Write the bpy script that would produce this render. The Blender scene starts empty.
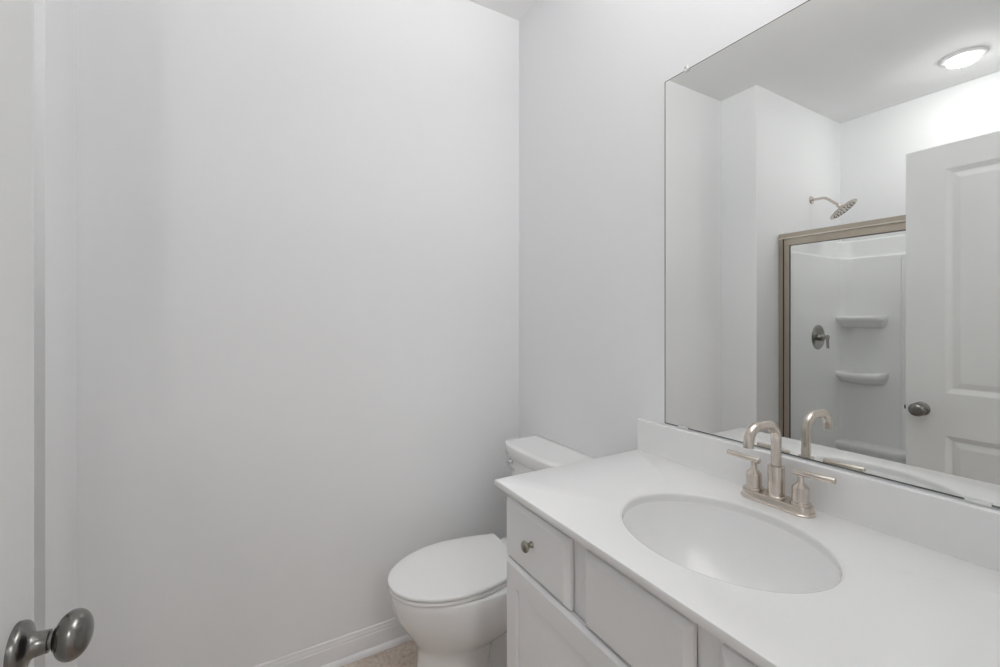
import bpy, bmesh, math
from mathutils import Vector, Matrix, Euler

sc = bpy.context.scene
COL = sc.collection
PI = math.pi

# ------------------------------------------------------------------ camera, world, exposure
H = 1.3256
cam_data = bpy.data.cameras.new('camera')
cam_data.sensor_fit = 'HORIZONTAL'
cam_data.sensor_width = 36.0
cam_data.lens = 436.08 / 1000 * 36.0
cam_data.shift_y = -15.8 / 1000
cam_data.clip_start = 0.01
cam = bpy.data.objects.new('camera', cam_data)
cam.location = (0, 0, H)
cam.rotation_euler = (math.radians(90), 0, math.radians(-29.78))
COL.objects.link(cam)
sc.camera = cam

world = bpy.data.worlds.new('world')
sc.world = world
world.use_nodes = True
world.node_tree.nodes['Background'].inputs[0].default_value = (0.9, 0.95, 1, 1)
world.node_tree.nodes['Background'].inputs[1].default_value = 0.3

sc.view_settings.view_transform = 'Standard'
sc.view_settings.look = 'None'
sc.view_settings.gamma = 1.0
sc.view_settings.use_curve_mapping = False
sc.view_settings.exposure = 0.09
sc.cycles.max_bounces = 14
sc.cycles.diffuse_bounces = 8
sc.cycles.transparent_max_bounces = 16
sc.cycles.sample_clamp_indirect = 4.0

# light strengths (the lamps themselves are built with their fixtures below)
SHOWER_LENS = 84.0      # emission of the lens of the ceiling disc light
VANITY_BULB = 0.8       # emission of the frosted shades above the mirror
VANITY_UP = 6.6         # watts thrown up out of each open shade
HALL_FILL_Y = -1.9           # how far outside the doorway the added fill light hangs
HALL_FILL_W = 20.0           # watts of the fill light added in the hall, unseen

# ------------------------------------------------------------------ key dimensions (metres)
XW = 1.1134      # mirror wall
YB = 1.7613      # back wall of the toilet nook
XL = -0.4506     # left side of the nook
Y1 = 1.5294      # plumbing wall of the shower
XS = -1.5149     # back wall of the shower
YF = -0.005      # inner face of the wall with the doorway
CEIL = 2.743
ZC = 0.898       # worktop top
XCF = 0.5613     # worktop front edge
YCL = 1.0105     # worktop end beside the toilet


# ------------------------------------------------------------------ materials
def principled(name, col, rough=0.5, metal=0.0, spec=0.5, coat=0.0):
    m = bpy.data.materials.new(name)
    m.use_nodes = True
    b = m.node_tree.nodes['Principled BSDF']
    b.inputs['Base Color'].default_value = (*col, 1)
    b.inputs['Roughness'].default_value = rough
    b.inputs['Metallic'].default_value = metal
    b.inputs['Specular IOR Level'].default_value = spec
    b.inputs['Coat Weight'].default_value = coat
    b.inputs['Coat Roughness'].default_value = 0.05
    return m


def add_bump(m, scale, strength, dist=0.001, detail=2, stretch=None):
    nt = m.node_tree
    b = nt.nodes['Principled BSDF']
    tc = nt.nodes.new('ShaderNodeTexCoord')
    mp = nt.nodes.new('ShaderNodeMapping')
    if stretch:
        mp.inputs['Scale'].default_value = stretch
    n = nt.nodes.new('ShaderNodeTexNoise')
    n.inputs['Scale'].default_value = scale
    n.inputs['Detail'].default_value = detail
    bu = nt.nodes.new('ShaderNodeBump')
    bu.inputs['Strength'].default_value = strength
    bu.inputs['Distance'].default_value = dist
    nt.links.new(tc.outputs['Object'], mp.inputs['Vector'])
    nt.links.new(mp.outputs[0], n.inputs['Vector'])
    nt.links.new(n.outputs['Fac'], bu.inputs['Height'])
    nt.links.new(bu.outputs[0], b.inputs['Normal'])
    return m


M = {}
M['wall'] = add_bump(principled('wall_paint', (0.868, 0.873, 0.882), 0.6, spec=0.25), 260, 0.06, 0.0006)
M['ceiling'] = add_bump(principled('ceiling_paint', (0.88, 0.88, 0.88), 0.85, spec=0.1), 180, 0.12, 0.001)
M['trim'] = principled('trim_paint', (0.85, 0.85, 0.855), 0.32)
M['door'] = principled('door_paint', (0.70, 0.705, 0.70), 0.38, spec=0.4)
M['cabinet'] = principled('cabinet_paint', (0.85, 0.85, 0.86), 0.33, spec=0.45)
M['counter'] = principled('cultured_marble', (0.86, 0.86, 0.86), 0.22, spec=0.5)
M['basin'] = principled('polished_basin', (0.83, 0.83, 0.83), 0.03, spec=0.5)
M['ceramic'] = principled('vitreous_china', (0.86, 0.86, 0.855), 0.09, spec=0.5, coat=0.3)
M['plastic'] = principled('white_plastic', (0.84, 0.84, 0.83), 0.22, spec=0.45)
M['acrylic'] = principled('shower_acrylic', (0.93, 0.93, 0.93), 0.2, spec=0.5)
M['nickel'] = add_bump(principled('brushed_nickel', (0.66, 0.60, 0.54), 0.24, 1.0), 60, 0.03, 0.0004, 2, (6, 6, 0.4))
M['frame_metal'] = principled('satin_nickel_frame', (0.50, 0.44, 0.37), 0.33, 1.0)
M['lip_highlight'] = principled('bead_highlight', (0.85, 0.80, 0.72), 0.3, 1.0)  # paler than the frame: highlight on the header lip painted into the colour
M['valve_metal'] = principled('satin_valve', (0.46, 0.45, 0.42), 0.2, 1.0)
M['dark_metal'] = principled('aged_pewter', (0.21, 0.205, 0.195), 0.24, 1.0)
M['knob_metal'] = principled('pewter_knob', (0.36, 0.34, 0.28), 0.3, 1.0)
M['chrome'] = principled('chrome', (0.75, 0.75, 0.74), 0.1, 1.0)
M['gasket'] = principled('dark_gasket', (0.05, 0.045, 0.04), 0.6)
M['edge'] = principled('mirror_edge', (0.10, 0.11, 0.10), 0.25)
M['drain_dark'] = principled('drain_dark', (0.03, 0.03, 0.03), 0.5)
M['clip'] = principled('clear_clip', (0.80, 0.81, 0.80), 0.12)
M['screw'] = principled('screw_metal', (0.35, 0.35, 0.35), 0.3, 1.0)


def make_mirror_mat():
    m = bpy.data.materials.new('silvered_glass')
    m.use_nodes = True
    nt = m.node_tree
    nt.nodes.clear()
    g = nt.nodes.new('ShaderNodeBsdfGlossy')
    g.inputs['Roughness'].default_value = 0.0
    g.inputs['Color'].default_value = (0.88, 0.89, 0.875, 1)
    o = nt.nodes.new('ShaderNodeOutputMaterial')
    nt.links.new(g.outputs[0], o.inputs[0])
    return m


M['mirror'] = make_mirror_mat()


def make_glass_mat():
    m = bpy.data.materials.new('clear_pane')
    m.use_nodes = True
    nt = m.node_tree
    nt.nodes.clear()
    t = nt.nodes.new('ShaderNodeBsdfTransparent')
    t.inputs['Color'].default_value = (0.985, 0.99, 0.988, 1)
    g = nt.nodes.new('ShaderNodeBsdfGlossy')
    g.inputs['Roughness'].default_value = 0.0
    f = nt.nodes.new('ShaderNodeFresnel')
    f.inputs['IOR'].default_value = 1.3
    mx = nt.nodes.new('ShaderNodeMixShader')
    o = nt.nodes.new('ShaderNodeOutputMaterial')
    nt.links.new(f.outputs[0], mx.inputs[0])
    nt.links.new(t.outputs[0], mx.inputs[1])
    nt.links.new(g.outputs[0], mx.inputs[2])
    nt.links.new(mx.outputs[0], o.inputs[0])
    return m


M['glass'] = make_glass_mat()


def emission(name, col, s):
    m = bpy.data.materials.new(name)
    m.use_nodes = True
    b = m.node_tree.nodes['Principled BSDF']
    b.inputs['Base Color'].default_value = (0.8, 0.8, 0.8, 1)
    b.inputs['Emission Color'].default_value = (*col, 1)
    b.inputs['Emission Strength'].default_value = s
    return m


M['lens'] = emission('lit_lens', (1, 0.995, 0.985), SHOWER_LENS)
M['shade'] = emission('lit_frosted_glass', (1, 0.995, 0.985), VANITY_BULB)
M['bulb'] = emission('lit_bulb', (1, 0.995, 0.985), 60.0)
M['fill_lens'] = emission('lit_fill_lens', (1, 1, 1), 1.0)  # glow of the added hall fill


def make_floor_mat():
    m = principled('vinyl_tile', (0.5, 0.42, 0.36), 0.42, spec=0.35)
    nt = m.node_tree
    b = nt.nodes['Principled BSDF']
    tc = nt.nodes.new('ShaderNodeTexCoord')
    mp = nt.nodes.new('ShaderNodeMapping')
    mp.inputs['Location'].default_value = (0.145, 0.05, 0)
    nt.links.new(tc.outputs['Object'], mp.inputs['Vector'])
    n1 = nt.nodes.new('ShaderNodeTexNoise')
    n1.inputs['Scale'].default_value = 9
    n1.inputs['Detail'].default_value = 6
    n2 = nt.nodes.new('ShaderNodeTexNoise')
    n2.inputs['Scale'].default_value = 55
    n2.inputs['Detail'].default_value = 8
    n2.inputs['Roughness'].default_value = 0.7
    for n in (n1, n2):
        nt.links.new(mp.outputs[0], n.inputs['Vector'])
    r1 = nt.nodes.new('ShaderNodeValToRGB')
    r1.color_ramp.elements[0].position = 0.35
    r1.color_ramp.elements[0].color = (0.56, 0.46, 0.385, 1)
    r1.color_ramp.elements[1].position = 0.65
    r1.color_ramp.elements[1].color = (0.66, 0.575, 0.505, 1)
    r2 = nt.nodes.new('ShaderNodeValToRGB')
    r2.color_ramp.elements[0].position = 0.36
    r2.color_ramp.elements[0].color = (0.62, 0.58, 0.55, 1)
    r2.color_ramp.elements[1].position = 0.52
    r2.color_ramp.elements[1].color = (1, 1, 1, 1)
    nt.links.new(n1.outputs['Fac'], r1.inputs[0])
    nt.links.new(n2.outputs['Fac'], r2.inputs[0])
    mul = nt.nodes.new('ShaderNodeMix')
    mul.data_type = 'RGBA'
    mul.blend_type = 'MULTIPLY'
    mul.inputs[0].default_value = 0.8
    nt.links.new(r1.outputs[0], mul.inputs[6])
    nt.links.new(r2.outputs[0], mul.inputs[7])
    br = nt.nodes.new('ShaderNodeTexBrick')
    br.offset = 0.0
    br.inputs['Scale'].default_value = 1.0
    br.inputs['Brick Width'].default_value = 0.305
    br.inputs['Row Height'].default_value = 0.305
    br.inputs['Mortar Size'].default_value = 0.003
    br.inputs['Mortar'].default_value = (0.50, 0.42, 0.36, 1)
    nt.links.new(mp.outputs[0], br.inputs['Vector'])
    nt.links.new(mul.outputs[2], br.inputs['Color1'])
    nt.links.new(mul.outputs[2], br.inputs['Color2'])
    nt.links.new(br.outputs['Color'], b.inputs['Base Color'])
    return m


M['floor'] = make_floor_mat()


# ------------------------------------------------------------------ mesh helpers
def new():
    return bmesh.new()


def obj(name, bm, mat, parent=None, bevel=0.0, seg=2, angle=35, smooth=True):
    bmesh.ops.recalc_face_normals(bm, faces=bm.faces[:])
    me = bpy.data.meshes.new(name)
    bm.to_mesh(me)
    bm.free()
    mats = mat if isinstance(mat, (list, tuple)) else [mat]
    for m in mats:
        me.materials.append(m)
    if smooth:
        me.polygons.foreach_set('use_smooth', [True] * len(me.polygons))
        me.set_sharp_from_angle(angle=math.radians(angle))
    o = bpy.data.objects.new(name, me)
    COL.objects.link(o)
    if bevel > 0:
        md = o.modifiers.new('bevel', 'BEVEL')
        md.width = bevel
        md.segments = seg
        md.limit_method = 'ANGLE'
        md.angle_limit = math.radians(40)
        md.harden_normals = True
    if parent:
        o.parent = parent
    return o


def box(bm, x0, x1, y0, y1, z0, z1):
    v = [bm.verts.new(p) for p in ((x0, y0, z0), (x1, y0, z0), (x1, y1, z0), (x0, y1, z0),
                                   (x0, y0, z1), (x1, y0, z1), (x1, y1, z1), (x0, y1, z1))]
    for f in ((0, 3, 2, 1), (4, 5, 6, 7), (0, 1, 5, 4), (1, 2, 6, 5), (2, 3, 7, 6), (3, 0, 4, 7)):
        bm.faces.new([v[i] for i in f])
    return v


def loft(bm, rings, cap0=True, cap1=True, closed=True):
    """rings: lists of points, all the same length"""
    vs = [[bm.verts.new(p) for p in r] for r in rings]
    n = len(vs[0])
    for a, b in zip(vs, vs[1:]):
        for i in range(n if closed else n - 1):
            j = (i + 1) % n
            bm.faces.new((a[i], a[j], b[j], b[i]))
    if cap0:
        bm.faces.new(vs[0][::-1])
    if cap1:
        bm.faces.new(vs[-1])
    return vs


def frame_of(d):
    d = Vector(d).normalized()
    u = d.orthogonal().normalized()
    return d, u, d.cross(u)


def lathe(bm, prof, origin, axis, n=32):
    """prof: (radius, distance along axis)"""
    d, u, w = frame_of(axis)
    o = Vector(origin)
    rings = []
    for r, t in prof:
        r = max(r, 1e-5)
        rings.append([o + d * t + (u * math.cos(2 * PI * k / n) + w * math.sin(2 * PI * k / n)) * r for k in range(n)])
    loft(bm, rings)


def tube(bm, pts, r, n=20, cap=True):
    pts = [Vector(p) for p in pts]
    rad = r if isinstance(r, (list, tuple)) else [r] * len(pts)
    t0 = (pts[1] - pts[0]).normalized()
    u = t0.orthogonal().normalized()
    rings = []
    for i, p in enumerate(pts):
        if i == 0:
            t = t0
        elif i == len(pts) - 1:
            t = (pts[-1] - pts[-2]).normalized()
        else:
            t = ((pts[i + 1] - p).normalized() + (p - pts[i - 1]).normalized()).normalized()
        u = (u - t * u.dot(t)).normalized()
        w = t.cross(u)
        rings.append([p + (u * math.cos(2 * PI * k / n) + w * math.sin(2 * PI * k / n)) * rad[i] for k in range(n)])
    loft(bm, rings, cap, cap)


def arc(c, r, a0, a1, n, fx, fz):
    """points of an arc about c in the plane of unit vectors fx, fz (degrees)"""
    c, fx, fz = Vector(c), Vector(fx), Vector(fz)
    return [c + fx * (r * math.cos(math.radians(a0 + (a1 - a0) * k / n))) + fz * (r * math.sin(math.radians(a0 + (a1 - a0) * k / n))) for k in range(n + 1)]


def rounded_rect(cx, cy, hx, hy, r, z, n=6):
    out = []
    for (sx, sy, a) in ((1, 1, 0), (-1, 1, 90), (-1, -1, 180), (1, -1, 270)):
        for k in range(n + 1):
            t = math.radians(a + 90 * k / n)
            out.append(Vector((cx + sx * (hx - r) + r * math.cos(t), cy + sy * (hy - r) + r * math.sin(t), z)))
    return out


def thing(name, loc, label, cat, group=None, kind=None):
    o = bpy.data.objects.new(name, None)
    o.empty_display_size = 0.05
    COL.objects.link(o)
    tag(o, label, cat, group, kind)
    return o     # stays at the world origin so that its parts keep world coordinates


def tag(o, label, cat, group=None, kind=None):
    o['label'] = label
    o['category'] = cat
    if group:
        o['group'] = group
    if kind:
        o['kind'] = kind
    return o


def base_at(root, loc):
    """move a finished thing's origin to its base, keeping its parts in place"""
    root.location = loc
    mi = Matrix.Translation(-Vector(loc))
    for ch in root.children:
        ch.matrix_parent_inverse = mi


def part_label(o, text):
    o['label'] = text
    return o


def struct(name, bm, mat, label, cat, **k):
    return tag(obj(name, bm, mat, **k), label, cat, None, 'structure')


# ------------------------------------------------------------------ panelled slab (doors)
def panel_face(bm, P, W, Hh, ycuts, zcuts, cells, steps):
    """P(u, v, d) gives a point: u across, v up, d into the slab. cells: set of (i, j) that are panels.
    steps: list of (inset, depth) loops of each panel"""
    for i in range(len(ycuts) - 1):
        for j in range(len(zcuts) - 1):
            u0, u1, v0, v1 = ycuts[i], ycuts[i + 1], zcuts[j], zcuts[j + 1]
            if (i, j) not in cells:
                bm.faces.new([bm.verts.new(P(*q)) for q in ((u0, v0, 0), (u1, v0, 0), (u1, v1, 0), (u0, v1, 0))])
                continue
            rings = [(0, 0)] + list(steps)
            loops = []
            for ins, dep in rings:
                loops.append([bm.verts.new(P(*q)) for q in ((u0 + ins, v0 + ins, dep), (u1 - ins, v0 + ins, dep), (u1 - ins, v1 - ins, dep), (u0 + ins, v1 - ins, dep))])
            for a, b in zip(loops, loops[1:]):
                for k in range(4):
                    bm.faces.new((a[k], a[(k + 1) % 4], b[(k + 1) % 4], b[k]))
            bm.faces.new(loops[-1])


def weld(bm, d=1e-5):
    bmesh.ops.remove_doubles(bm, verts=bm.verts[:], dist=d)


# ================================================================== THE ROOM
T = 0.10
b = new(); box(b, XS - T, XW + T, -3.1, YB + T, -0.08, 0)
struct('floor', b, M['floor'], 'mottled beige vinyl tile floor of the bathroom', 'floor')
b = new(); box(b, XS - T, XW + T, -3.1, YB + T, CEIL, CEIL + 0.08)
struct('ceiling', b, M['ceiling'], 'flat white painted ceiling over the bathroom', 'ceiling')
b = new(); box(b, XW, XW + T, -3.1, YB + T, 0, CEIL)
struct('wall_right', b, M['wall'], 'white painted wall carrying the large mirror', 'wall')
b = new(); box(b, XL, XW, YB, YB + T, 0, CEIL)
struct('wall_back', b, M['wall'], 'white painted wall behind the toilet nook', 'wall')
b = new(); box(b, XS, XL, Y1, YB + T, 0, CEIL)
struct('wall_plumbing', b, M['wall'], 'white painted wall block between shower and toilet nook', 'wall')
b = new(); box(b, XS - T, XS, -3.1, YB + T, 0, CEIL)
struct('wall_left', b, M['wall'], 'white painted wall along the far side of the shower', 'wall')
# wall with the doorway the picture was taken through
DX0, DX1, DZ = -0.277, 0.505, 2.045
b = new()
box(b, XS, DX0, YF - 0.115, YF, 0, CEIL)
box(b, DX1, XW, YF - 0.115, YF, 0, CEIL)
box(b, DX0, DX1, YF - 0.115, YF, DZ, CEIL)
struct('wall_front', b, M['wall'], 'white painted wall with the open doorway', 'wall')
b = new(); box(b, XS, XW, -3.1, -3.0, 0, CEIL)
struct('wall_hall', b, M['wall'], 'white painted wall across the hall outside the doorway', 'wall')
b = new()
box(b, DX0 - 0.001, DX0 + 0.004, YF - 0.117, YF - 0.001, 0, DZ)
box(b, DX1 - 0.018, DX1 + 0.001, YF - 0.117, YF - 0.001, 0, DZ)
box(b, DX0, DX1, YF - 0.117, YF - 0.001, DZ - 0.008, DZ)
struct('trim_1', b, M['trim'], 'white painted jamb lining the doorway', 'trim')


# baseboards: profile extruded along a wall, shoe moulding as a part
def baseboard(name, p0, p1, nrm, label):
    p0, p1, nrm = Vector((*p0, 0)), Vector((*p1, 0)), Vector((*nrm, 0))
    prof = [(0, 0), (0.011, 0), (0.011, 0.070), (0.0105, 0.073), (0.0088, 0.075), (0.0088, 0.079), (0.008, 0.084), (0.006, 0.0885),
            (0.0055, 0.092), (0.0055, 0.095), (0.004, 0.098), (0, 0.099)]
    b = new()
    loft(b, [[p + nrm * d + Vector((0, 0, z)) for d, z in prof] for p in (p0, p1)])
    o = struct(name, b, M['trim'], label, 'baseboard', angle=25)
    shoe = [(0.011, 0), (0.024, 0)] + [(0.011 + 0.013 * math.cos(math.radians(a)), 0.02 * math.sin(math.radians(a))) for a in (15, 30, 45, 60, 75, 90)]
    b = new()
    loft(b, [[p + nrm * d + Vector((0, 0, z)) for d, z in shoe] for p in (p0, p1)])
    obj('shoe_molding', b, M['trim'], o, angle=40)
    return o


baseboard('baseboard_back', (XL, YB), (XW, YB), (0, -1), 'white moulded baseboard under the wall behind the toilet')
baseboard('baseboard_left', (XL, Y1 + 0.0), (XL, YB - 0.032), (1, 0), 'short white baseboard on the nook side of the plumbing wall')
baseboard('baseboard_right', (XW, 0.99), (XW, YB - 0.032), (-1, 0), 'white baseboard behind the toilet below the tank')

# ================================================================== OPEN DOOR (leaf along y, face towards the mirror)
DF = -0.2355     # visible face
DT = 0.035
DW0, DW1 = 0.004, 0.765
door = thing('door_1', (0, 0, 0), 'white two panel door standing open against the shower side', 'door', None, 'structure')
W = DW1 - DW0
yc = [0, 0.123, W - 0.123, W]
zc = [0, 0.19, 0.836, 1.010, 1.923, 2.024]
steps = [(0.004, 0.002), (0.019, 0.008), (0.023, 0.008), (0.044, 0.0025)]
b = new()
cells = {(1, 1), (1, 3)}
panel_face(b, lambda u, v, d: (DF - d, DW0 + u, 0.009 + v), W, 2.024, yc, zc, cells, steps)
panel_face(b, lambda u, v, d: (DF - DT + d, DW0 + u, 0.009 + v), W, 2.024, yc, zc, cells, steps)
for (ya, yb_, za, zb) in ((0, 0, 0, 2.024), (W, W, 0, 2.024)):
    b.faces.new([b.verts.new(p) for p in ((DF, DW0 + ya, 0.009), (DF, DW0 + ya, 2.033), (DF - DT, DW0 + ya, 2.033), (DF - DT, DW0 + ya, 0.009))])
for z in (0.009, 2.033):
    b.faces.new([b.verts.new(p) for p in ((DF, DW0, z), (DF, DW1, z), (DF - DT, DW1, z), (DF - DT, DW0, z))])
weld(b)
obj('door_leaf', b, M['door'], door, angle=12)


def door_knob(y, z, face, sx):
    """oblate knob: rose, neck, ball"""
    b = new()
    lathe(b, [(0.0290, 0), (0.0290, 0.004), (0.0282, 0.007), (0.026, 0.009), (0.022, 0.0105), (0.0165, 0.012), (0.0135, 0.016), (0.0125, 0.024), (0.0125, 0.0285), (0.0105, 0.029)],
          (face, y, z), (sx, 0, 0), 48)
    rose = obj('door_rose', b, M['dark_metal'], door, angle=40)
    b = new()
    prof = [(0.0095, 0.029), (0.0095, 0.0325), (0.013, 0.033)]
    c, a, r = 0.0495, 0.0175, 0.0275
    for k in range(4, 33):
        t = PI * k / 32
        prof.append((r * math.sin(t) ** 0.92, c - a * math.cos(t)))
    lathe(b, prof, (face, y, z), (sx, 0, 0), 48)
    part_label(obj('door_knob', b, M['dark_metal'], door, angle=60), 'dark pewter round door knob')
    return rose


door_knob(0.715, 0.942, DF, 1)
door_knob(0.715, 0.942, DF - DT, -1)
b = new()
box(b, DF - DT + 0.006, DF - 0.006, DW1 - 0.0005, DW1 + 0.0015, 0.91, 0.967)
obj('latch_plate', b, M['dark_metal'], door, bevel=0.0006)
b = new()
box(b, DF - DT + 0.012, DF - 0.012, DW1 + 0.001, DW1 + 0.010, 0.930, 0.947)
obj('latch_bolt', b, M['dark_metal'], door, bevel=0.002)
for z in (0.25, 1.05, 1.82):
    b = new()
    lathe(b, [(0.006, -0.045), (0.006, 0.045), (0.003, 0.049)], (DF + 0.006, DW0 - 0.003, z), (0, 0, 1), 16)
    obj('hinge', b, M['dark_metal'], door)
base_at(door, (DF - DT / 2, DW0, 0))

# ================================================================== VANITY CABINET
VY0, VY1 = 0.095, 0.985
VXF = 0.597      # face frame front
VTOP = ZC - 0.018
vanity = thing('vanity_cabinet', (0, 0, 0), 'white painted vanity cabinet under the sink worktop', 'cabinet')
b = new()
t = 0.018
XB = XW - 0.002
box(b, VXF + t, XB, VY1 - t, VY1, 0.0, VTOP)
box(b, VXF + t, XB, VY0, VY0 + t, 0.0, VTOP)
box(b, VXF + t, XB, VY0 + t, VY1 - t, 0.10, 0.10 + t)
box(b, XB - 0.006, XB, VY0 + t, VY1 - t, 0.10 + t, VTOP)
box(b, VXF + 0.07, VXF + 0.07 + t, VY0 + t, VY1 - t, 0, 0.10)
obj('carcass', b, M['cabinet'], vanity, bevel=0.001)
b = new()
YM = 0.540
for (y0, y1) in ((VY1 - 0.035, VY1), (VY0, VY0 + 0.035)):
    box(b, VXF, VXF + t, y0, y1, 0.10, VTOP)
for (y0, y1) in ((0.698 - 0.032, 0.698 + 0.032), (0.399 - 0.032, 0.399 + 0.032)):
    box(b, VXF, VXF + t, y0, y1, 0.725, 0.845)
box(b, VXF, VXF + t, YM - 0.02, YM + 0.02, 0.14, 0.690)
for (z0, z1) in ((0.10, 0.14), (0.690, 0.725), (0.845, VTOP)):
    box(b, VXF, VXF + t, VY0 + 0.035, VY1 - 0.035, z0, z1)
obj('face_frame', b, M['cabinet'], vanity)


def slab_front(name, y0, y1, z0, z1):
    """drawer front with a broad chamfer round its edge"""
    b = new()
    xb, xm, xf = VXF - 0.0028, VXF - 0.011, VXF - 0.0205
    ch = 0.010
    ring = lambda x, i: [(x, y0 + i, z0 + i), (x, y1 - i, z0 + i), (x, y1 - i, z1 - i), (x, y0 + i, z1 - i)]
    loft(b, [ring(xb, 0), ring(xm, 0), ring(xf + 0.0012, ch - 0.0008), ring(xf, ch + 0.0018)])
    return obj(name, b, M['cabinet'], vanity, angle=12)


def cabinet_knob(y, z, x, parent):
    b = new()
    lathe(b, [(0.0075, 0), (0.0075, 0.002), (0.0055, 0.005), (0.0052, 0.011), (0.0075, 0.0145), (0.0118, 0.0165), (0.0135, 0.0185), (0.0135, 0.0205), (0.0118, 0.0235), (0.008, 0.0258), (0.0, 0.0265)],
          (x, y, z), (-1, 0, 0), 32)
    return part_label(obj('knob', b, M['knob_metal'], parent, angle=50), 'round pewter drawer knob')


def shaker_door(y0, y1, z0, z1):
    b = new()
    xf, xb = VXF - 0.0205, VXF - 0.0028
    W_, H_ = y1 - y0, z1 - z0
    st = 0.050
    c = 0.007
    ring = lambda x, i: [(x, y0 + i, z0 + i), (x, y1 - i, z0 + i), (x, y1 - i, z1 - i), (x, y0 + i, z1 - i)]
    loft(b, [ring(xb, 0), ring(xf + 0.007, 0), ring(xf + 0.0008, c - 0.001), ring(xf, c)], True, False)
    panel_face(b, lambda u, v, d: (xf + d, y0 + c + u, z0 + c + v), W_ - 2 * c, H_ - 2 * c, [0, st - c, W_ - st - c, W_ - 2 * c],
               [0, st - c + 0.004, H_ - st - c - 0.006, H_ - 2 * c], {(1, 1)}, [(0.001, 0.009), (0.0035, 0.0095), (0.0055, 0.007), (0.026, 0.0045)])
    weld(b)
    return obj('cabinet_door', b, M['cabinet'], vanity, angle=10)


d1 = slab_front('drawer', 0.7245, 0.9835, 0.7075, 0.8575)
cabinet_knob(0.856, 0.790, VXF - 0.0205, d1)
d2 = slab_front('false_drawer_front', 0.430, 0.676, 0.7075, 0.8575)
d3 = slab_front('drawer', 0.112, 0.385, 0.7075, 0.8575)
cabinet_knob(0.242, 0.790, VXF - 0.0205, d3)
for (y0, y1, ky) in ((YM + 0.005, 0.9785, YM + 0.03), (0.106, YM - 0.005, YM - 0.03)):
    dd = shaker_door(y0, y1, 0.115, 0.7035)
    cabinet_knob(ky, 0.62, VXF - 0.0205, dd)
base_at(vanity, (0.85, 0.54, 0))

# ================================================================== WORKTOP WITH SINK
SX, SY = 0.8115, 0.5406
SA, SB = 0.1675, 0.200
top = thing('worktop', (0, 0, 0), 'white one piece worktop with oval sink on the vanity', 'worktop')
b = new()
N = 96
x0, x1, y0, y1 = XCF, XW - 0.0015, 0.070, YCL


def rect_pts(z, ins, n=N):
    """n points on a rounded rectangle, matched by angle to the ellipse"""
    out = []
    hx, hy = (x1 - x0) / 2 - ins, (y1 - y0) / 2 - ins
    for k in range(n):
        a = 2 * PI * k / n
        dx, dy = math.cos(a), math.sin(a)
        ox, oy = SX - (x0 + x1) / 2, SY - (y0 + y1) / 2
        ts = []
        for s in (hx - ox, -hx - ox):
            if abs(dx) > 1e-9 and s / dx > 0:
                ts.append(s / dx)
        for s in (hy - oy, -hy - oy):
            if abs(dy) > 1e-9 and s / dy > 0:
                ts.append(s / dy)
        tt = min(ts)
        out.append([SX + dx * tt, SY + dy * tt, z])
    # snap the nearest points to the four corners
    for cx in (x0 + ins, x1 - ins):
        for cy in (y0 + ins, y1 - ins):
            k = min(range(n), key=lambda i: (out[i][0] - cx) ** 2 + (out[i][1] - cy) ** 2)
            out[k][0], out[k][1] = cx, cy
    return out


ell = lambda z, g: [(SX + (SA + g) * math.cos(2 * PI * k / N), SY + (SB + g) * math.sin(2 * PI * k / N), z) for k in range(N)]
loft(b, [ell(ZC - 0.018, 0.004), ell(ZC, 0.004),
         rect_pts(ZC, 0.004), rect_pts(ZC - 0.0012, 0.0012), rect_pts(ZC - 0.004, 0), rect_pts(ZC - 0.014, 0), rect_pts(ZC - 0.017, 0.0012),
         rect_pts(ZC - 0.018, 0.004), ell(ZC - 0.018, 0.004)], False, False)
weld(b)
obj('counter_slab', b, M['counter'], top, angle=40)
# basin: thick shell moulded in one with the worktop, rounded shoulder and a low step
b = new()
D = 0.150
zt = ZC
rim = [(0.0039, 0.0), (0.0018, -0.0008), (0.0002, -0.0028), (-0.0006, -0.006), (-0.0010, -0.012), (-0.0014, -0.0180), (-0.0022, -0.0205), (-0.0042, -0.0220), (-0.0052, -0.0250)]
bowl_s = [1 - k / 15 * 0.87 for k in range(16)]
inner_z = lambda s_: -0.026 - (D - 0.026) * (1 - s_ ** 2.3) ** 0.86
ga = lambda g, z: [(SX + (SA + g) * math.cos(2 * PI * k / N), SY + (SB + g) * math.sin(2 * PI * k / N), zt + z) for k in range(N)]
sc_ = lambda s_, g, z: [(SX + (SA + g) * s_ * math.cos(2 * PI * k / N), SY + (SB + g) * s_ * math.sin(2 * PI * k / N), zt + z) for k in range(N)]
rr = [ga(g, z) for g, z in rim]
rr += [sc_(s_, -0.0058, inner_z(s_)) for s_ in bowl_s]
rr += [[(SX + 0.021 * math.cos(2 * PI * k / N), SY + 0.021 * math.sin(2 * PI * k / N), zt + z) for k in range(N)] for z in (-D - 0.001, -D - 0.014)]
rr += [sc_(s_, 0.002, inner_z(s_) - 0.012) for s_ in reversed(bowl_s[:-1])]
rr += [ga(0.0037, -0.030), ga(0.0037, -0.0005)]
loft(b, rr + [rr[0]], False, False)
weld(b)
basin = obj('sink_basin', b, M['basin'], top, angle=60)
b = new()
lathe(b, [(0.0205, -0.004), (0.0205, 0.001), (0.019, 0.0022), (0.015, 0.0012), (0.0148, 0.004), (0.012, 0.006), (0.0, 0.0066)], (SX, SY, zt - D - 0.0015), (0, 0, 1), 32)
obj('drain_stopper', b, M['nickel'], basin)
b = new()
box(b, XW - 0.0205, XW - 0.0015, y0, YCL, ZC - 0.004, ZC + 0.0986)
obj('backsplash', b, M['counter'], top, bevel=0.003, seg=3)
base_at(top, (0.84, 0.54, VTOP))

# ================================================================== FAUCET
FX, FY = 1.046, 0.553
fa = thing('faucet', (0, 0, 0), 'brushed nickel gooseneck faucet with two lever handles on the worktop', 'faucet')
b = new()


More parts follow.
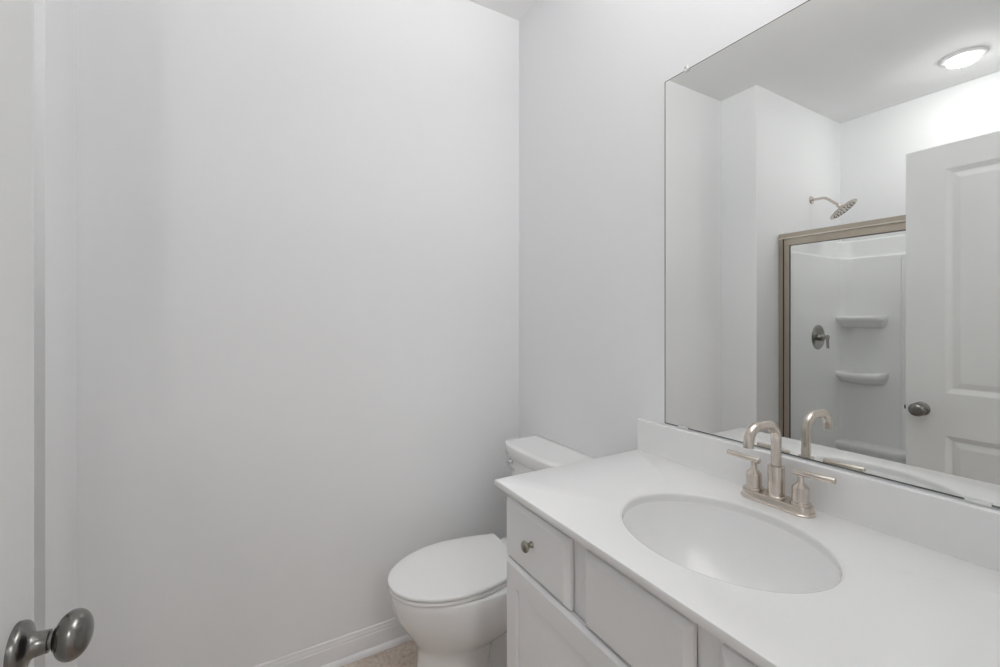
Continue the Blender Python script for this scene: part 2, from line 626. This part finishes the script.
def stadium(z, hl, hr, n=16):
    """outline of length 2*hl along y, half width hr along x"""
    out = []
    for k in range(n + 1):
        a = math.radians(0 + 180 * k / n)
        out.append((FX + hr * math.cos(a), FY + (hl - hr) + hr * math.sin(a), z))
    for k in range(n + 1):
        a = math.radians(180 + 180 * k / n)
        out.append((FX + hr * math.cos(a), FY - (hl - hr) + hr * math.sin(a), z))
    return out


zb = ZC + 0.0004
loft(b, [stadium(zb, 0.079, 0.0265), stadium(zb + 0.0035, 0.079, 0.0265), stadium(zb + 0.0045, 0.078, 0.0255), stadium(zb + 0.0048, 0.0765, 0.024),
         stadium(zb + 0.0175, 0.0755, 0.023), stadium(zb + 0.0188, 0.0745, 0.022), stadium(zb + 0.019, 0.073, 0.0205)])
obj('base_plate', b, M['nickel'], fa, angle=40)
zp = zb + 0.019
for s in (1, -1):
    hy = FY + s * 0.0508
    b = new()
    lathe(b, [(0.0198, 0), (0.0198, 0.0045), (0.0192, 0.0055), (0.0166, 0.0062), (0.0163, 0.0075), (0.0163, 0.036), (0.0158, 0.038), (0.0080, 0.0465), (0.0066, 0.049), (0.0066, 0.064)],
          (FX, hy, zp), (0, 0, 1), 40)
    h = obj('handle', b, M['nickel'], fa, angle=35)
    b = new()
    zl = zp + 0.0685
    lathe(b, [(0.0045, -0.0135), (0.0064, -0.0125), (0.0068, -0.011), (0.0066, 0.064), (0.0062, 0.0655), (0.004, 0.0662)], (FX, hy, zl), (0, s, 0.03), 24)
    obj('lever', b, M['nickel'], h, angle=35)
b = new()
lathe(b, [(0.0205, 0), (0.0205, 0.002), (0.0175, 0.0035), (0.0172, 0.068), (0.0164, 0.0695), (0.011, 0.070)], (FX, FY, zp), (0, 0, 1), 48)
obj('collar', b, M['nickel'], fa, angle=35)
b = new()
R1 = 0.040
ztop = 1.0845          # centre line of the level run
pts = [Vector((FX, FY, zp + 0.065)), Vector((FX, FY, 1.0))]
pts += arc((FX - R1, FY, ztop - R1), R1, 0, 90, 10, (1, 0, 0), (0, 0, 1))
pts += arc((FX - 0.075, FY, ztop - 0.033), 0.033, 90, 172, 10, (1, 0, 0), (0, 0, 1))
last = pts[-1] + Vector((-0.0015, 0, -0.013))
pts.append(last)
tube(b, pts, [0.0107] * len(pts), 28)
sp = obj('spout', b, M['nickel'], fa, angle=50)
b = new()
dv = (pts[-1] - pts[-2]).normalized()
lathe(b, [(0.0078, 0), (0.0078, 0.0012)], last - dv * 0.0005, dv, 24)
obj('aerator', b, M['drain_dark'], sp)
base_at(fa, (FX, FY, ZC))

# ================================================================== MIRROR
MY0, MY1, MZ0, MZ1 = 0.002, 0.917, ZC + 0.1015, 2.054
MXF = XW - 0.0015
mir = thing('wall_mirror', (0, 0, 0), 'large frameless mirror on the wall above the backsplash', 'mirror')
b = new()
box(b, MXF, XW - 0.0003, MY0, MY1, MZ0, MZ1)
b.faces.ensure_lookup_table()
for f in b.faces:
    f.material_index = 0 if abs(f.calc_center_median().x - MXF) < 1e-4 else 1
obj('mirror_pane', b, [M['mirror'], M['edge']], mir, smooth=False)
b = new()
xs0, xs1 = MXF - 0.0008, MXF - 0.0001
for (ya, yb_, za, zb_) in ((MY0, MY1, MZ0, MZ0 + 0.0028), (MY1 - 0.0018, MY1, MZ0 + 0.0028, MZ1 - 0.0012), (MY0, MY1, MZ1 - 0.0012, MZ1), (MY0, MY0 + 0.0018, MZ0 + 0.0028, MZ1 - 0.0012)):
    box(b, xs0, xs1, ya, yb_, za, zb_)
part_label(obj('seamed_edge', b, M['edge'], mir, smooth=False), 'dark polished mirror edge')
for y in (0.838, 0.08):
    b = new()
    lathe(b, [(0.0085, 0.0), (0.0085, 0.0035), (0.007, 0.0055), (0.0, 0.006)], (MXF - 0.0012, y, MZ1 + 0.0015), (-1, 0, 0), 24)
    box(b, MXF, XW - 0.0006, y - 0.007, y + 0.007, MZ1 + 0.0005, MZ1 + 0.010)
    cl = part_label(obj('mirror_clip', b, M['clip'], mir), 'clear round mirror clip')
    b = new()
    lathe(b, [(0.0028, 0), (0.0026, 0.001), (0.0, 0.0015)], (MXF - 0.0071, y, MZ1 + 0.0035), (-1, 0, 0), 16)
    obj('screw', b, M['screw'], cl)
for y in (0.850, 0.248):
    b = new()
    box(b, MXF - 0.0040, MXF - 0.0010, y - 0.0165, y + 0.0165, MZ0 - 0.0025, MZ0 + 0.006)
    box(b, MXF - 0.0040, XW - 0.0006, y - 0.0165, y + 0.0165, MZ0 - 0.0028, MZ0 - 0.0004)
    part_label(obj('mirror_clip', b, M['clip'], mir, bevel=0.0006), 'clear bottom mirror clip')
base_at(mir, (XW, 0.46, MZ0))

# ================================================================== TOILET
TY = 1.402
toilet = thing('toilet', (0, 0, 0), 'white elongated toilet between the vanity and the back wall', 'toilet')


def egg(z, xf, xb, w, xm=None, pf=2.0, pb=2.6, n=56, dy=0.0):
    """bowl outline: elliptical front, squarer back"""
    if xm is None:
        xm = xf + (xb - xf) * 0.52
    out = []
    for k in range(n):
        a = 2 * PI * k / n
        c, s = math.cos(a), math.sin(a)
        if c < 0:
            x = xm - (xm - xf) * abs(c) ** (2 / pf)
            y = w * math.copysign(abs(s) ** (2 / pf), s)
        else:
            x = xm + (xb - xm) * abs(c) ** (2 / pb)
            y = w * math.copysign(abs(s) ** (2 / pb), s)
        out.append((x, TY + dy + y, z))
    return out


b = new()
loft(b, [egg(0.0, 0.462, 0.745, 0.112, pb=3), egg(0.012, 0.462, 0.745, 0.112, pb=3), egg(0.03, 0.472, 0.735, 0.104, pb=3), egg(0.10, 0.482, 0.735, 0.098, pb=3), egg(0.17, 0.487, 0.74, 0.096, pb=3),
         egg(0.205, 0.487, 0.76, 0.098), egg(0.222, 0.485, 0.79, 0.106), egg(0.24, 0.476, 0.83, 0.120), egg(0.262, 0.463, 0.88, 0.138), egg(0.29, 0.446, 0.92, 0.155),
         egg(0.32, 0.428, 0.94, 0.167), egg(0.35, 0.412, 0.95, 0.174), egg(0.380, 0.403, 0.95, 0.175), egg(0.400, 0.399, 0.95, 0.176), egg(0.422, 0.397, 0.95, 0.176),
         egg(0.427, 0.399, 0.948, 0.174), egg(0.4285, 0.405, 0.942, 0.168)])
# trapway foot behind the front pedestal, and the tank shelf
loft(b, [egg(0.0, 0.70, 1.02, 0.078, pf=3), egg(0.02, 0.70, 1.02, 0.076, pf=3), egg(0.035, 0.70, 1.01, 0.050, pf=3), egg(0.18, 0.70, 1.00, 0.046, pf=3), egg(0.25, 0.72, 0.98, 0.062, pf=3), egg(0.33, 0.76, 0.97, 0.08, pf=3)])
loft(b, [egg(0.27, 0.80, 1.03, 0.09, pf=3, pb=5), egg(0.32, 0.80, 1.07, 0.13, pf=3, pb=5), egg(0.36, 0.80, 1.09, 0.155, pf=3, pb=6), egg(0.405, 0.80, 1.095, 0.165, pf=3, pb=6), egg(0.412, 0.805, 1.09, 0.160, pf=3, pb=6)])
obj('bowl', b, M['ceramic'], toilet, angle=60)
XSF, XSB, SW = 0.391, 0.850, 0.173
SYC = 0.005


def seat_ring(z, i, n=40):
    """seat outline: long ellipse in front, straight taper and square corners at the hinge"""
    xm = 0.640
    half = []
    for k in range(n + 1):
        a = PI / 2 * k / n
        half.append((xm - (xm - XSF - i) * math.cos(a) ** 0.98, (SW - i) * math.sin(a) ** 0.98))
    xe = XSB - i * 0.6
    for k in range(1, 15):
        f = k / 14
        x = xm + (xe - 0.012 - xm) * f
        half.append((x, (SW - i) * (1 - 0.23 * f ** 1.5)))
    wl = half[-1][1]
    for a in (30, 60, 90):
        half.append((xe - 0.012 + 0.012 * math.sin(math.radians(a)), wl - 0.012 * (1 - math.cos(math.radians(a)))))
    half.append((xe, wl * 0.5))
    pts = [(x, TY + SYC + y, z) for x, y in half]
    pts += [(x, TY + SYC - y, z) for x, y in half[:0:-1]]
    return pts


b = new()
loft(b, [seat_ring(0.4295, 0.006), seat_ring(0.4308, 0.002), seat_ring(0.435, 0.000), seat_ring(0.440, 0.001), seat_ring(0.4424, 0.004), seat_ring(0.4432, 0.009)])
obj('seat', b, M['plastic'], toilet, angle=50)
b = new()
loft(b, [seat_ring(0.4456, 0.007), seat_ring(0.4462, 0.001), seat_ring(0.449, -0.001), seat_ring(0.4545, -0.001), seat_ring(0.4570, 0.0002), seat_ring(0.4582, 0.002), seat_ring(0.4588, 0.006), seat_ring(0.4598, 0.03), seat_ring(0.461, 0.12)])
obj('seat_lid', b, M['plastic'], toilet, angle=50)
for s in (-1, 1):
    b = new()
    loft(b, [rounded_rect(0.873, TY + s * 0.075, 0.014, 0.024, 0.008, z) for z in (0.4290, 0.446)] + [rounded_rect(0.873, TY + s * 0.075, 0.010, 0.020, 0.008, 0.451)])
    obj('hinge_cap', b, M['plastic'], toilet, angle=50)
    b = new()
    lathe(b, [(0.013, 0), (0.0125, 0.012), (0.008, 0.019), (0, 0.021)], (0.93, TY + s * 0.072, 0.02), (0, 0, 1), 20)
    obj('bolt_cap', b, M['plastic'], toilet)


def bow(z, hx0, hx1, hy, bowd, r=0.02, n=20, inset=0.0):
    """tank outline with a bowed front (towards -x)"""
    out = []
    xb = hx1 - inset
    w = hy - inset
    for k in range(n + 1):          # front, from +y to -y
        tt = 1 - 2 * k / n
        edge = abs(tt) ** 7
        out.append((hx0 + inset + bowd * tt * tt + r * edge, TY + w * tt, z))
    out.append((xb - r * 0.3, TY - w, z))
    out.append((xb, TY - w + r * 0.3, z))
    out.append((xb, TY + w - r * 0.3, z))
    out.append((xb - r * 0.3, TY + w, z))
    return out


b = new()
loft(b, [bow(0.413, 0.955, 1.098, 0.160, 0.012), bow(0.43, 0.945, 1.102, 0.172, 0.014), bow(0.50, 0.935, 1.104, 0.178, 0.016), bow(0.757, 0.922, 1.106, 0.188, 0.018)])
obj('tank', b, M['ceramic'], toilet, bevel=0.008, seg=3, angle=50)
b = new()
loft(b, [bow(0.7575, 0.908, 1.109, 0.206, 0.020, inset=0.004), bow(0.761, 0.908, 1.109, 0.206, 0.020, inset=0.001), bow(0.800, 0.906, 1.110, 0.206, 0.020), bow(0.8045, 0.906, 1.110, 0.206, 0.020, inset=0.0015),
         bow(0.8065, 0.906, 1.110, 0.206, 0.020, inset=0.005), bow(0.8070, 0.906, 1.108, 0.206, 0.020, inset=0.03)])
obj('tank_lid', b, M['ceramic'], toilet, angle=60)
b = new()
lathe(b, [(0.013, 0), (0.013, 0.005), (0.008, 0.008), (0.006, 0.018)], (0.933, TY + 0.128, 0.735), (-1, 0, 0), 24)
tube(b, [(0.913, TY + 0.136, 0.736), (0.909, TY + 0.122, 0.734), (0.905, TY + 0.094, 0.726), (0.904, TY + 0.072, 0.720)], [0.006, 0.0055, 0.006, 0.0075], 14)
part_label(obj('flush_lever', b, M['chrome'], toilet, angle=50), 'chrome flush lever')
base_at(toilet, (0.75, TY, 0))

# ================================================================== SHOWER SURROUND
sur = thing('shower_surround', (0, 0, 0), 'white moulded acrylic surround with ledges inside the shower', 'shower')
XF_S = -0.742


def upath(d, rad=0.075, n=8):
    ya, yb_, xb = Y1 - 0.001 - d, YF + 0.002 + d, XS + 0.001 + d
    pts = [(XF_S, ya)]
    pts += [(xb + rad + rad * math.cos(math.radians(a)), ya - rad + rad * math.sin(math.radians(a))) for a in [90 + 90 * k / n for k in range(n + 1)]]
    pts += [(xb + rad + rad * math.cos(math.radians(a)), yb_ + rad + rad * math.sin(math.radians(a))) for a in [180 + 90 * k / n for k in range(n + 1)]]
    pts += [(XF_S, yb_)]
    return pts


b = new()
levels = [(0.05, 0.036), (1.735, 0.036), (1.744, 0.035), (1.749, 0.031), (1.751, 0.024), (1.754, 0.014), (1.765, 0.0115), (1.858, 0.011), (1.868, 0.009), (1.874, 0.005), (1.876, 0.0)]
rings = []
for z, d in levels:
    rings.append([(x, y, z) for x, y in upath(d)])
outer = [(x, y, 0.05) for x, y in upath(0.0, rad=0.02)]
outer_t = [(x, y, 1.837) for x, y in upath(0.0, rad=0.075)]
vs = loft(b, rings, False, False, closed=False)
vo = [b.verts.new(p) for p in [(x, y, 0.05) for x, y in upath(0.0)]]
n_ = len(vo)
for i in range(n_ - 1):
    b.faces.new((vo[i], vo[i + 1], vs[-1][i + 1], vs[-1][i]))
    b.faces.new((vo[i], vo[i + 1], vs[0][i + 1], vs[0][i]))
for e_ in (0, n_ - 1):
    b.faces.new([vo[e_]] + [r[e_] for r in vs])
obj('wall_panels', b, M['acrylic'], sur, angle=45)


def ledge(zt_, depth, ya, yb_, thick, droop):
    """moulded ledge on the back panel: rounded lip, underside running back to the panel"""
    b = new()
    xb = XS + 0.034
    n = 24
    rows = []
    for k in range(n + 1):
        s = k / n
        y = ya + (yb_ - ya) * s
        endf = min(1.0, (1 - s) / 0.16) if s > 0.84 else 1.0
        endf = math.sqrt(max(0.0, 1 - (1 - endf) ** 2))
        ins = 0.0 if s < 0.06 else 0.0
        dp = depth * (0.55 + 0.45 * endf)
        sag = droop * math.sin(PI * min(1, s / 0.9)) if s < 0.9 else 0
        z = zt_ - sag
        th = thick * (0.35 + 0.65 * endf)
        r = 0.016
        prof = [(xb, z), (xb + dp - r * 1.3, z), (xb + dp - r * 0.35, z - r * 0.25), (xb + dp, z - r), (xb + dp - 0.002, z - r * 1.9),
                (xb + dp - 0.012, z - r * 2.4), (xb + dp * 0.72, z - th * 0.62), (xb + dp * 0.40, z - th * 0.88), (xb, z - th)]
        rows.append([(x, y, zz) for x, zz in prof])
    loft(b, rows, True, True)
    return obj('ledge', b, M['acrylic'], sur, angle=60)


ledge(1.340, 0.125, Y1 - 0.034, 1.240, 0.085, 0.0)
ledge(0.952, 0.125, Y1 - 0.034, 1.240, 0.085, 0.010)
ledge(0.46, 0.13, Y1 - 0.034, 1.12, 0.10, 0.0)
b = new()
box(b, XS + 0.030, XS + 0.046, 0.35, 1.175, 0.051, 1.744)
obj('raised_panel', b, M['acrylic'], sur, bevel=0.012, seg=4)
b = new()
box(b, XS + 0.037, XF_S - 0.0005, YF + 0.04, Y1 - 0.038, 0.0, 0.05)
box(b, XF_S, -0.668, YF + 0.002, Y1 - 0.002, 0.0, 0.10)
obj('pan', b, M['acrylic'], sur, bevel=0.008, seg=3)
b = new()
lathe(b, [(0.055, 0), (0.055, 0.002), (0.05, 0.004), (0, 0.004)], (-1.12, 0.76, 0.0505), (0, 0, 1), 32)
obj('floor_drain', b, M['chrome'], sur)
base_at(sur, (-1.1, 0.76, 0))

# ================================================================== SHOWER ENCLOSURE (framed bypass glass)
enc = thing('shower_enclosure', (0, 0, 0), 'satin nickel framed clear glass sliding enclosure across the shower', 'shower door')
EY0, EY1 = YF + 0.003, Y1 - 0.003
b = new(); box(b, -0.736, -0.690, EY0, EY1, 1.826, 1.854)
header = obj('header', b, M['frame_metal'], enc, bevel=0.002)
b = new()
lathe(b, [(0.0045, 0), (0.0045, EY1 - EY0)], (-0.6865, EY0, 1.8225), (0, 1, 0), 16)
box(b, -0.736, -0.6895, EY0, EY1, 1.8192, 1.8258)
obj('header_lip', b, M['lip_highlight'], header)  # lip carries the painted highlight
b = new(); box(b, -0.736, -0.688, EY0, EY1, 0.1005, 0.128)
obj('bottom_track', b, M['frame_metal'], enc, bevel=0.003)
for y in (EY1 - 0.024, EY0):
    b = new(); box(b, -0.734, -0.690, y, y + 0.024, 0.128, 1.819)
    obj('jamb', b, M['frame_metal'], enc, bevel=0.002)
    b = new(); box(b, -0.730, -0.694, y - 0.003 if y > 1 else y + 0.024, y if y > 1 else y + 0.027, 0.128, 1.819)
    obj('seal', b, M['gasket'], enc)
for (x, ya, yb_) in ((-0.704, 0.735, EY1 - 0.028), (-0.724, EY0 + 0.028, 0.790)):
    b = new()
    hx = 0.0065
    box(b, x - hx, x + hx, ya, yb_, 1.778, 1.8175)
    box(b, x - hx, x + hx, ya, yb_, 0.1295, 0.160)
    box(b, x - hx, x + hx, yb_ - 0.031, yb_, 0.160, 1.778)
    box(b, x - hx, x + hx, ya, ya + 0.025, 0.160, 1.778)
    pf = obj('sliding_panel', b, M['frame_metal'], enc, bevel=0.002)
    b = new()
    box(b, x - 0.0025, x + 0.0025, ya + 0.023, yb_ - 0.023, 0.158, 1.780)
    obj('glass_pane', b, M['glass'], pf, smooth=False)
    b = new()
    for (a0, a1, z0, z1) in ((ya + 0.025, ya + 0.028, 0.160, 1.778), (yb_ - 0.034, yb_ - 0.031, 0.160, 1.778), (ya + 0.028, yb_ - 0.028, 1.775, 1.778), (ya + 0.028, yb_ - 0.028, 0.160, 0.163)):
        box(b, x - 0.005, x + 0.005, a0, a1, z0, z1)
    obj('glazing_gasket', b, M['gasket'], pf, smooth=False)
base_at(enc, (-0.712, 0.76, 0.10))

# ================================================================== SHOWER HEAD
HX = -1.10
sh = thing('shower_sprayer', (0, 0, 0), 'nickel shower head on a bent arm high on the plumbing wall', 'shower head')
b = new()
lathe(b, [(0.027, 0), (0.027, 0.003), (0.023, 0.008), (0.012, 0.011)], (HX, Y1 - 0.0003, 2.128), (0, -1, 0), 32)
obj('wall_flange', b, M['nickel'], sh)
b = new()
pts = [(HX, Y1 - 0.005, 2.128), (HX, Y1 - 0.06, 2.127)]
pts += [(HX, Y1 - 0.06 - 0.06 * math.sin(math.radians(a)), 2.127 - 0.06 * (1 - math.cos(math.radians(a)))) for a in (9, 18, 27, 36, 42)]
d_ = Vector((0, -math.cos(math.radians(42)), -math.sin(math.radians(42))))
endp = Vector(pts[-1]) + d_ * 0.086
pts.append(endp)
tube(b, pts, 0.0085, 20)
obj('arm', b, M['nickel'], sh, angle=50)
b = new()
nd = Vector((-0.15, -0.60, -0.79)).normalized()
lathe(b, [(0.009, -0.012), (0.013, -0.010), (0.0145, 0.0), (0.013, 0.008), (0.016, 0.014), (0.026, 0.018), (0.052, 0.023), (0.072, 0.027), (0.0855, 0.032), (0.0875, 0.035), (0.0865, 0.038), (0.082, 0.040), (0.0, 0.041)],
      endp, nd, 48)
hd = obj('spray_head', b, M['nickel'], sh, angle=30)
b = new()
dd, uu, ww = frame_of(nd)
for ring, cnt in ((0.025, 8), (0.045, 14), (0.064, 20)):
    for k in range(cnt):
        a = 2 * PI * k / cnt
        lathe(b, [(0.003, 0), (0.0022, 0.003)], endp + dd * 0.0405 + (uu * math.cos(a) + ww * math.sin(a)) * ring, nd, 8)
part_label(obj('nozzle_field', b, M['gasket'], hd), 'rings of dark spray nozzles')
base_at(sh, (HX, Y1, 2.128))

# ================================================================== SHOWER VALVE
VX, VZ = -1.107, 1.194
YP = Y1 - 0.037
va = thing('shower_valve', (0, 0, 0), 'round nickel shower valve with lever below the shower head', 'valve')
b = new()
lathe(b, [(0.083, 0), (0.083, 0.003), (0.079, 0.007), (0.055, 0.010), (0.035, 0.012), (0.030, 0.013)], (VX, YP - 0.0003, VZ), (0, -1, 0), 48)
obj('escutcheon', b, M['valve_metal'], va, angle=35)
b = new()
lathe(b, [(0.027, 0.011), (0.027, 0.032), (0.024, 0.036), (0.015, 0.040), (0.012, 0.043), (0.012, 0.066), (0.0, 0.068)], (VX, YP, VZ), (0, -1, 0), 32)
hb = obj('hub', b, M['valve_metal'], va, angle=35)
b = new()
tube(b, [(VX, YP - 0.058, VZ + 0.016), (VX, YP - 0.058, VZ - 0.01), (VX + 0.002, YP - 0.060, VZ - 0.05), (VX + 0.003, YP - 0.061, VZ - 0.072)], [0.008, 0.0085, 0.0075, 0.0085], 20)
obj('lever', b, M['valve_metal'], hb, angle=50)
base_at(va, (VX, YP, VZ))

# ================================================================== CEILING DISC LIGHT OVER THE SHOWER
LX, LY = -1.13, 0.806
cl = thing('ceiling_light', (0, 0, 0), 'lit round disc light on the ceiling above the shower', 'ceiling light')
b = new()
lathe(b, [(0.092, 0), (0.092, 0.003), (0.086, 0.009), (0.075, 0.0125), (0.066, 0.013), (0.064, 0.0125), (0.0, 0.0122)], (LX, LY, CEIL - 0.0005), (0, 0, -1), 64)
obj('trim_ring', b, M['trim'], cl, angle=40)
b = new()
prof = [(0.063, 0.0125), (0.063, 0.024)]
for k in range(1, 9):
    a = k / 8 * PI / 2
    prof.append((0.063 * math.cos(a), 0.024 + 0.018 * math.sin(a)))
lathe(b, prof, (LX, LY, CEIL - 0.0005), (0, 0, -1), 48)
part_label(obj('lens', b, M['lens'], cl, angle=60), 'glowing white lens')
base_at(cl, (LX, LY, CEIL))

# ================================================================== VANITY LIGHT ABOVE THE MIRROR
vl = thing('vanity_light', (0, 0, 0), 'nickel wall bar with two frosted shades above the mirror', 'wall light')
VLY, VLZ = 0.45, 2.27
b = new()
box(b, XW - 0.022, XW - 0.0008, VLY - 0.22, VLY + 0.22, VLZ - 0.045, VLZ + 0.045)
obj('back_plate', b, M['nickel'], vl, bevel=0.006)
for s in (-1, 1):
    y = VLY + s * 0.14
    b = new()
    tube(b, [(XW - 0.02, y, VLZ), (XW - 0.06, y, VLZ)] + arc((XW - 0.06, y, VLZ + 0.03), 0.03, -90, -180, 6, (1, 0, 0), (0, 0, 1)) + [(XW - 0.09, y, VLZ + 0.045)], 0.008, 16)
    lathe(b, [(0.008, 0.0), (0.026, 0.004), (0.026, 0.016)], (XW - 0.09, y, VLZ + 0.036), (0, 0, 1), 24)
    ar = obj('lamp_arm', b, M['nickel'], vl, angle=40)
    b = new()
    lathe(b, [(0.024, 0.0), (0.045, 0.012), (0.053, 0.04), (0.055, 0.085), (0.052, 0.085), (0.050, 0.04), (0.042, 0.016), (0.022, 0.004)], (XW - 0.09, y, VLZ + 0.050), (0, 0, 1), 32)
    b2 = new()
    bmesh.ops.create_uvsphere(b2, u_segments=20, v_segments=12, radius=0.012, matrix=Matrix.Translation((XW - 0.09, y, VLZ + 0.002)))
    obj('lamp_bulb', b2, M['bulb'], ar)
    b2 = new()
    lathe(b2, [(0.010, 0), (0.013, 0.004), (0.010, 0.026), (0.007, 0.034)], (XW - 0.09, y, VLZ + 0.014), (0, 0, 1), 20)
    obj('socket', b2, M['nickel'], ar)
    part_label(obj('lamp_shade', b, M['shade'], ar, angle=50), 'lit frosted glass shade open at the top')
    ld = bpy.data.lights.new('vanity_lamp', 'AREA')
    ld.shape = 'DISK'
    ld.size = 0.06
    ld.energy = VANITY_UP
    ld.color = (1, 0.995, 0.985)
    lo = bpy.data.objects.new('vanity_lamp', ld)
    COL.objects.link(lo)
    lo.rotation_euler = Vector((-0.35, 0, 0.94)).to_track_quat('-Z', 'Y').to_euler()
    lo.location = (XW - 0.095, y, VLZ + 0.140)
    lo.parent = vl
base_at(vl, (XW, VLY, VLZ))

# ================================================================== ADDED FILL LIGHT IN THE HALL, UNSEEN, BRIGHTENS THE ROOM THROUGH THE DOORWAY
hl = thing('added_hall_fill', (0, 0, 0), 'added unseen fill light on the hall ceiling outside the doorway', 'ceiling light')
b = new()
box(b, -0.05, 0.25, HALL_FILL_Y - 0.65, HALL_FILL_Y + 0.65, CEIL - 0.045, CEIL - 0.0005)
obj('fill_housing', b, M['trim'], hl, bevel=0.004)
b = new()
loft(b, [[(0.1 + 0.135 * math.sin(math.radians(t_)), y_, CEIL - 0.043 - 0.035 * math.cos(math.radians(t_))) for t_ in range(-90, 91, 15)] for y_ in (HALL_FILL_Y - 0.64, HALL_FILL_Y + 0.64)])
obj('lens', b, M['fill_lens'], hl, angle=40)
ld = bpy.data.lights.new('hall_fill_lamp', 'AREA')  # invented source, fills the bathroom from the hall
ld.shape = 'RECTANGLE'
ld.size = 0.24
ld.size_y = 1.26
ld.energy = HALL_FILL_W
lo = bpy.data.objects.new('hall_fill_lamp', ld)
COL.objects.link(lo)
lo.location = (0.1, HALL_FILL_Y, CEIL - 0.085)
lo.parent = hl
base_at(hl, (0.1, HALL_FILL_Y, CEIL))
